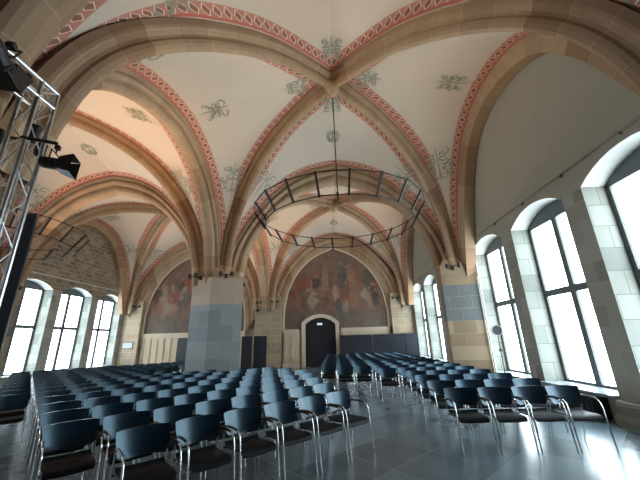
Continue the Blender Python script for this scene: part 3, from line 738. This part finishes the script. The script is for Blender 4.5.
# ------------------------------------------------------------------ truss, stage lamps, loudspeaker at the left
def truss_mesh(p0, p1, s, ra=.024, rb=.008, bay=.27, ax=None):
    p0 = Vector(p0); p1 = Vector(p1); t = (p1 - p0).normalized(); L = (p1 - p0).length
    a, b = ax; a = Vector(a) * s; b = Vector(b) * s; C4 = [Vector((0, 0, 0)), a, a + b, b]; out = []
    for c_ in C4:
        mb = MB(['alu']); mb.tube([p0 + c_, p1 + c_], ra, n=10); out.append(('chord', mb))
    n = int(L / bay)
    for fce in range(4):
        A, B_ = C4[fce], C4[(fce + 1) % 4]; mb = MB(['alu'])
        for q in range(n):
            s0 = p0 + t * (L * q / n); s1 = p0 + t * (L * (q + 1) / n)
            mb.tube([s0 + (A if q % 2 else B_), s1 + (B_ if q % 2 else A)], rb, n=6)
        out.append(('brace_lattice', mb))
    return out
TX, TY, TS, TH = -3.24, 2.68, .21, 4.52
root = empty('lighting_truss', (TX, TY, 0), 0, 'aluminium lattice truss tower with a horizontal arm at the left edge', 'truss')
for nm, mb in truss_mesh((0, 0, .03), (0, 0, TH), TS, ax=((-1, 0, 0), (0, 1, 0))): mb.build(nm, root)
for nm, mb in truss_mesh((0, TS, TH), (0, -2.6, TH), TS, ax=((-1, 0, 0), (0, 0, -1))): mb.build(nm, root)
mb = MB(['blackmetal']); mb.box((-.45, -.25, 0), (.25, .45, .03)); mb.build('base_plate', root)
def stage_lamp(loc, rot, label, s=1.0, doors=True):
    root = empty('stage_lamp', loc, 0, label, 'stage lamp'); root.rotation_euler = rot; root.scale = (s, s, s)
    mb = MB(['black'])                                         # lamp points along local +x
    rows = [[Vector((x, r_ * math.cos(2 * PI * q / 14), r_ * math.sin(2 * PI * q / 14))) for q in range(14)] for x, r_ in ((-.17, .05), (-.16, .09), (-.10, .105), (.08, .105), (.1, .12), (.12, .12))]
    mb.grid(rows, closed=True, smooth=False); mb.face(rows[0][::-1]); mb.build('body', root)
    lb = MB(['black']); lb.face([(.118, .11 * math.cos(2 * PI * q / 14), .11 * math.sin(2 * PI * q / 14)) for q in range(14)]); lb.build('lens', root)
    yk = MB(['blackmetal']); yk.tube([(0, -.11, 0), (0, -.15, 0), (0, -.15, .2), (0, .15, .2), (0, .15, 0), (0, .11, 0)], .012, n=6); yk.tube([(0, 0, .2), (0, 0, .32)], .014, n=6); yk.box((-.035, -.04, .28), (.035, .04, .36)); yk.build('yoke', root)
    if doors:
        for q, (dy, dz) in enumerate(((1, 0), (-1, 0), (0, 1), (0, -1))):
            u = Vector((0, dy, dz)); t = Vector((0, -dz, dy)); db = MB(['black'])
            A = [Vector((.12, 0, 0)) + u * .12 + t * a for a in (-.1, .1)]; B_ = [Vector((.33, 0, 0)) + u * .17 + t * a for a in (.17, -.17)]
            db.face(A + B_); db.face([p + u * .004 for p in (A + B_)][::-1]); db.build('barn_door', root)
    return root
stage_lamp((-2.98, 2.80, 3.50), (0, math.radians(3), math.radians(22)), 'black barn-door stage lamp clamped to the right side of the truss tower', .62)
mb = MB(['blackmetal']); mb.tube([(-3.26, 2.66, 3.75), (-2.98, 2.80, 3.75)], .02, n=8)
tag(mb.build('lamp_arm'), 'short black clamp arm holding the lower stage lamp off the truss', 'lamp arm')
stage_lamp((-3.16, 2.16, 4.32), (0, math.radians(25), math.radians(110)), 'large black stage lamp hanging from the truss arm in the upper left corner', .85)
root = empty('column_loudspeaker', (-3.66, 3.34, 0), math.radians(40), 'tall slim black column loudspeaker standing behind the truss tower', 'loudspeaker')
mb = MB(['black']); mb.box((-.07, -.07, .9), (.07, .07, 3.15)); mb.build('cabinet', root)
mb = MB(['partition']); mb.box((-.06, -.078, .95), (.06, -.07, 3.1)); mb.build('grille', root)
mb = MB(['black']); mb.tube([(0, 0, .03), (0, 0, .9)], .025); mb.box((-.2, -.2, 0), (.2, .2, .03)); mb.build('stand', root)

# round-headed floor stand near the second right window
root = empty('round_stand', (4.42, 9.05, 0), 0, 'thin floor stand with a round dish head before the right wall pier window', 'stand')
mb = MB(['blackmetal']); mb.tube([(0, 0, .02), (0, 0, 1.6)], .012); mb.box((-.03, -.03, 1.18), (.03, .03, 1.24)); mb.build('pole', root)
mb = MB(['blackmetal'])
for q in range(3): mb.tube([(0, 0, .25), (.28 * math.cos(q * 2.1 + .4), .28 * math.sin(q * 2.1 + .4), .012)], .01)
mb.build('tripod_foot', root)
hb = MB(['blackmetal', 'plaque']); rows = [[Vector((r_ * math.cos(2 * PI * q / 20), y_, 1.72 + r_ * math.sin(2 * PI * q / 20))) for q in range(20)] for r_, y_ in ((.03, .06), (.11, .05), (.145, 0), (.145, -.02), (.125, -.02), (.12, -.005))]
hb.grid(rows, closed=True, smooth=False, mif=lambda i, j: 1 if i == 3 else 0); hb.face(rows[-1]); hb.face(rows[0][::-1]); hb.build('dish_head', root)

# ------------------------------------------------------------------ chairs
def chair_parts():
    W2 = .243
    P = {}
    rows = []
    nx, nz = 13, 9                                             # backrest: curved shell with rounded corners
    def shell(off):
        rr = []
        for j in range(nz):
            v = j / (nz - 1); row = []
            for i in range(nx):
                u = i / (nx - 1) * 2 - 1
                hw = .258 - .035 * (1 - v) ** 1.5 - .03 * max(0, (.12 - v) / .12) ** 2
                z = .545 + .25 * v + .003 * (1 - u * u)
                if v > .99: z -= .008 * abs(u) ** 12
                row.append(Vector((u * hw, .205 + .065 * v - .062 * u * u + off, z)))
            rr.append(row)
        return rr
    mb = MB(['shell']); a = shell(0); b = shell(.011)
    mb.grid(a); mb.grid([r[::-1] for r in b])
    rim = [a[0][i] for i in range(nx)] + [a[j][-1] for j in range(1, nz)] + [a[-1][i] for i in range(nx - 2, -1, -1)] + [a[j][0] for j in range(nz - 2, 0, -1)]
    rim2 = [p + Vector((0, .011, 0)) for p in rim]; mb.grid([rim, rim2], closed=True, smooth=False)
    P['backrest'] = mb
    mb = MB(['seat']); rows = []; ny = 9
    prof = [(-.225, .405), (-.22, .428), (-.19, .445), (-.1, .45), (0, .444), (.1, .44), (.17, .445), (.20, .46), (.21, .48)]
    for o_ in (0, -.016):
        rr = []
        for (y, z) in prof:
            rr.append([Vector((u * (.222 - .02 * max(0, -(y + .15)) * 8), y, z + o_ + .008 * u * u)) for u in [q / 4 - 1 for q in range(9)]])
        rows.append(rr)
    mb.grid(rows[0]); mb.grid([r[::-1] for r in rows[1]])
    rim = lambda g: g[0] + [r[-1] for r in g[1:]] + g[-1][-2::-1] + [r[0] for r in g[-2:0:-1]]
    mb.grid([rim(rows[0]), rim(rows[1])], closed=True, smooth=False); P['seat'] = mb
    legs = []
    for s_ in (-1, 1):
        fl = MB(['chrome']); fl.tube([(s_ * W2, -.27, .005), (s_ * W2, -.235, .30), (s_ * W2, -.205, .56), (s_ * W2, -.185, .615), (s_ * W2, -.15, .648), (s_ * W2, -.10, .66)], .0095, n=7)
        rl = MB(['chrome']); rl.tube([(s_ * W2, .33, .005), (s_ * W2, .25, .30), (s_ * W2, .215, .47), (s_ * .236, .20, .62)], .0095, n=7)
        ar = MB(['black']); ar.tube([(s_ * W2, -.12, .66), (s_ * W2, 0, .668), (s_ * W2, .12, .664), (s_ * .242, .16, .655), (s_ * .236, .185, .64)], .014, n=7)
        legs += [('leg', fl), ('leg', rl), ('armrest', ar)]
    fr = MB(['blackmetal']); fr.tube([(-W2, -.16, .418), (W2, -.16, .418)], .009, n=6); fr.tube([(-W2, .2, .425), (W2, .2, .425)], .009, n=6)
    return P, legs, fr
P_, legs_, fr_ = chair_parts()
proto = empty('stacking_chair')
P_['backrest'].build('backrest', proto); P_['seat'].build('seat', proto)
for nm, mb in legs_: mb.build(nm, proto)
fr_.build('seat_frame', proto)
# one-mesh version for chairs too far away to show their parts
allm = MB(['shell', 'chrome', 'black', 'seat', 'blackmetal'])
def merge(dst, src, mi):
    b = len(dst.v); dst.v += src.v; dst.f += [tuple(i + b for i in f) for f in src.f]; dst.uv += src.uv; dst.mi += [mi] * len(src.f); dst.sm += src.sm
merge(allm, P_['backrest'], 0); merge(allm, P_['seat'], 3); merge(allm, fr_, 4)
for nm, mb in legs_: merge(allm, mb, 1 if nm == 'leg' else 2)
farc = allm.build('stacking_chair')
used = {'near': False, 'far': False}
def place_chair(x, y, rz, label, group):
    rz = rz + random.uniform(-.008, .008)
    near = math.hypot(x, y) < 8.2
    if near:
        if not used['near']: r = proto; used['near'] = True
        else:
            r = proto.copy(); col.objects.link(r)
            for ch in proto_children:
                c_ = ch.copy(); col.objects.link(c_); c_.parent = r
    else:
        if not used['far']: r = farc; used['far'] = True
        else: r = farc.copy(); col.objects.link(r)
    r.location = (x, y, 0); r.rotation_euler = (0, 0, rz)
    tag(r, label, 'chair', group)
proto_children = list(proto.children)
random.seed(5)
ORD = ['first', 'second', 'third', 'fourth', 'fifth', 'sixth', 'seventh', 'eighth', 'ninth', 'tenth', 'eleventh', 'twelfth', 'thirteenth', 'fourteenth', 'fifteenth', 'sixteenth', 'seventeenth']
# right block: rows parallel to the end wall, facing the camera; four columns by the wall, more behind to the left
nch = 0
rowy = [5.42 + .98 * q for q in range(15)]
for ri, y in enumerate(rowy):
    xs = [3.585 - .535 * q for q in range(4)]
    if y > 9.2: xs.append(1.41)
    if y > 10.0: xs.append(.82)
    if y > 10.2: xs.append(.27)
    if y > 11.1: xs.append(-.26)
    xs = sorted(xs, reverse=True)
    for q, x in enumerate(xs):
        if x > 3.4 and 11.0 < y < 13.3: pass
        lb = 'black shell chair facing the camera, %s from the windows in %s row of right block' % (ORD[q], ('nearest' if ri == 0 else ORD[ri]))
        place_chair(x + random.uniform(-.003, .003), y, 0, lb, 'chairs of the right block'); nch += 1
# left block: rows turned about 45 degrees
tv = Vector((.716, .698)); nv = Vector((-.698, .716))
tmax = {0: 4.12, 1: 4.62, 2: 5.08, 3: 5.6, 4: 6.1}
for ri in range(15):
    n_ = 3.74 + .905 * ri
    hi = tmax.get(ri, 6.3)
    lo = 1.05 if ri == 0 else .53
    kk = round((hi - .27 - lo) / .547); pitch = max(.545, (hi - .27 - lo) / kk); t = lo + pitch * kk; lo -= .3
    q = 0
    while t > lo:
        p = tv * t + nv * n_
        ok = True
        if -6.0 < p.x < -2.7 and 10.5 < p.y: ok = False
        if p.x > -3.5 and p.y > 11.6: ok = False
        if p.x < XLW + .5: ok = False
        if ok:
            lb = 'black shell chair, %s from the aisle in %s slanting row of left block' % (ORD[q], 'nearest' if ri == 0 else ORD[ri])
            place_chair(p.x, p.y, math.radians(44.3), lb, 'chairs of the left block'); nch += 1
        q += 1; t -= pitch
    if n_ > 7.4:
        p = tv * -.06 + nv * n_
        if p.x > XLW + .5:
            place_chair(p.x, p.y, math.radians(44.3), 'black shell chair at the far left end of the %s slanting row' % ORD[ri], 'end chairs at the left'); nch += 1
print('CHAIRS', nch)
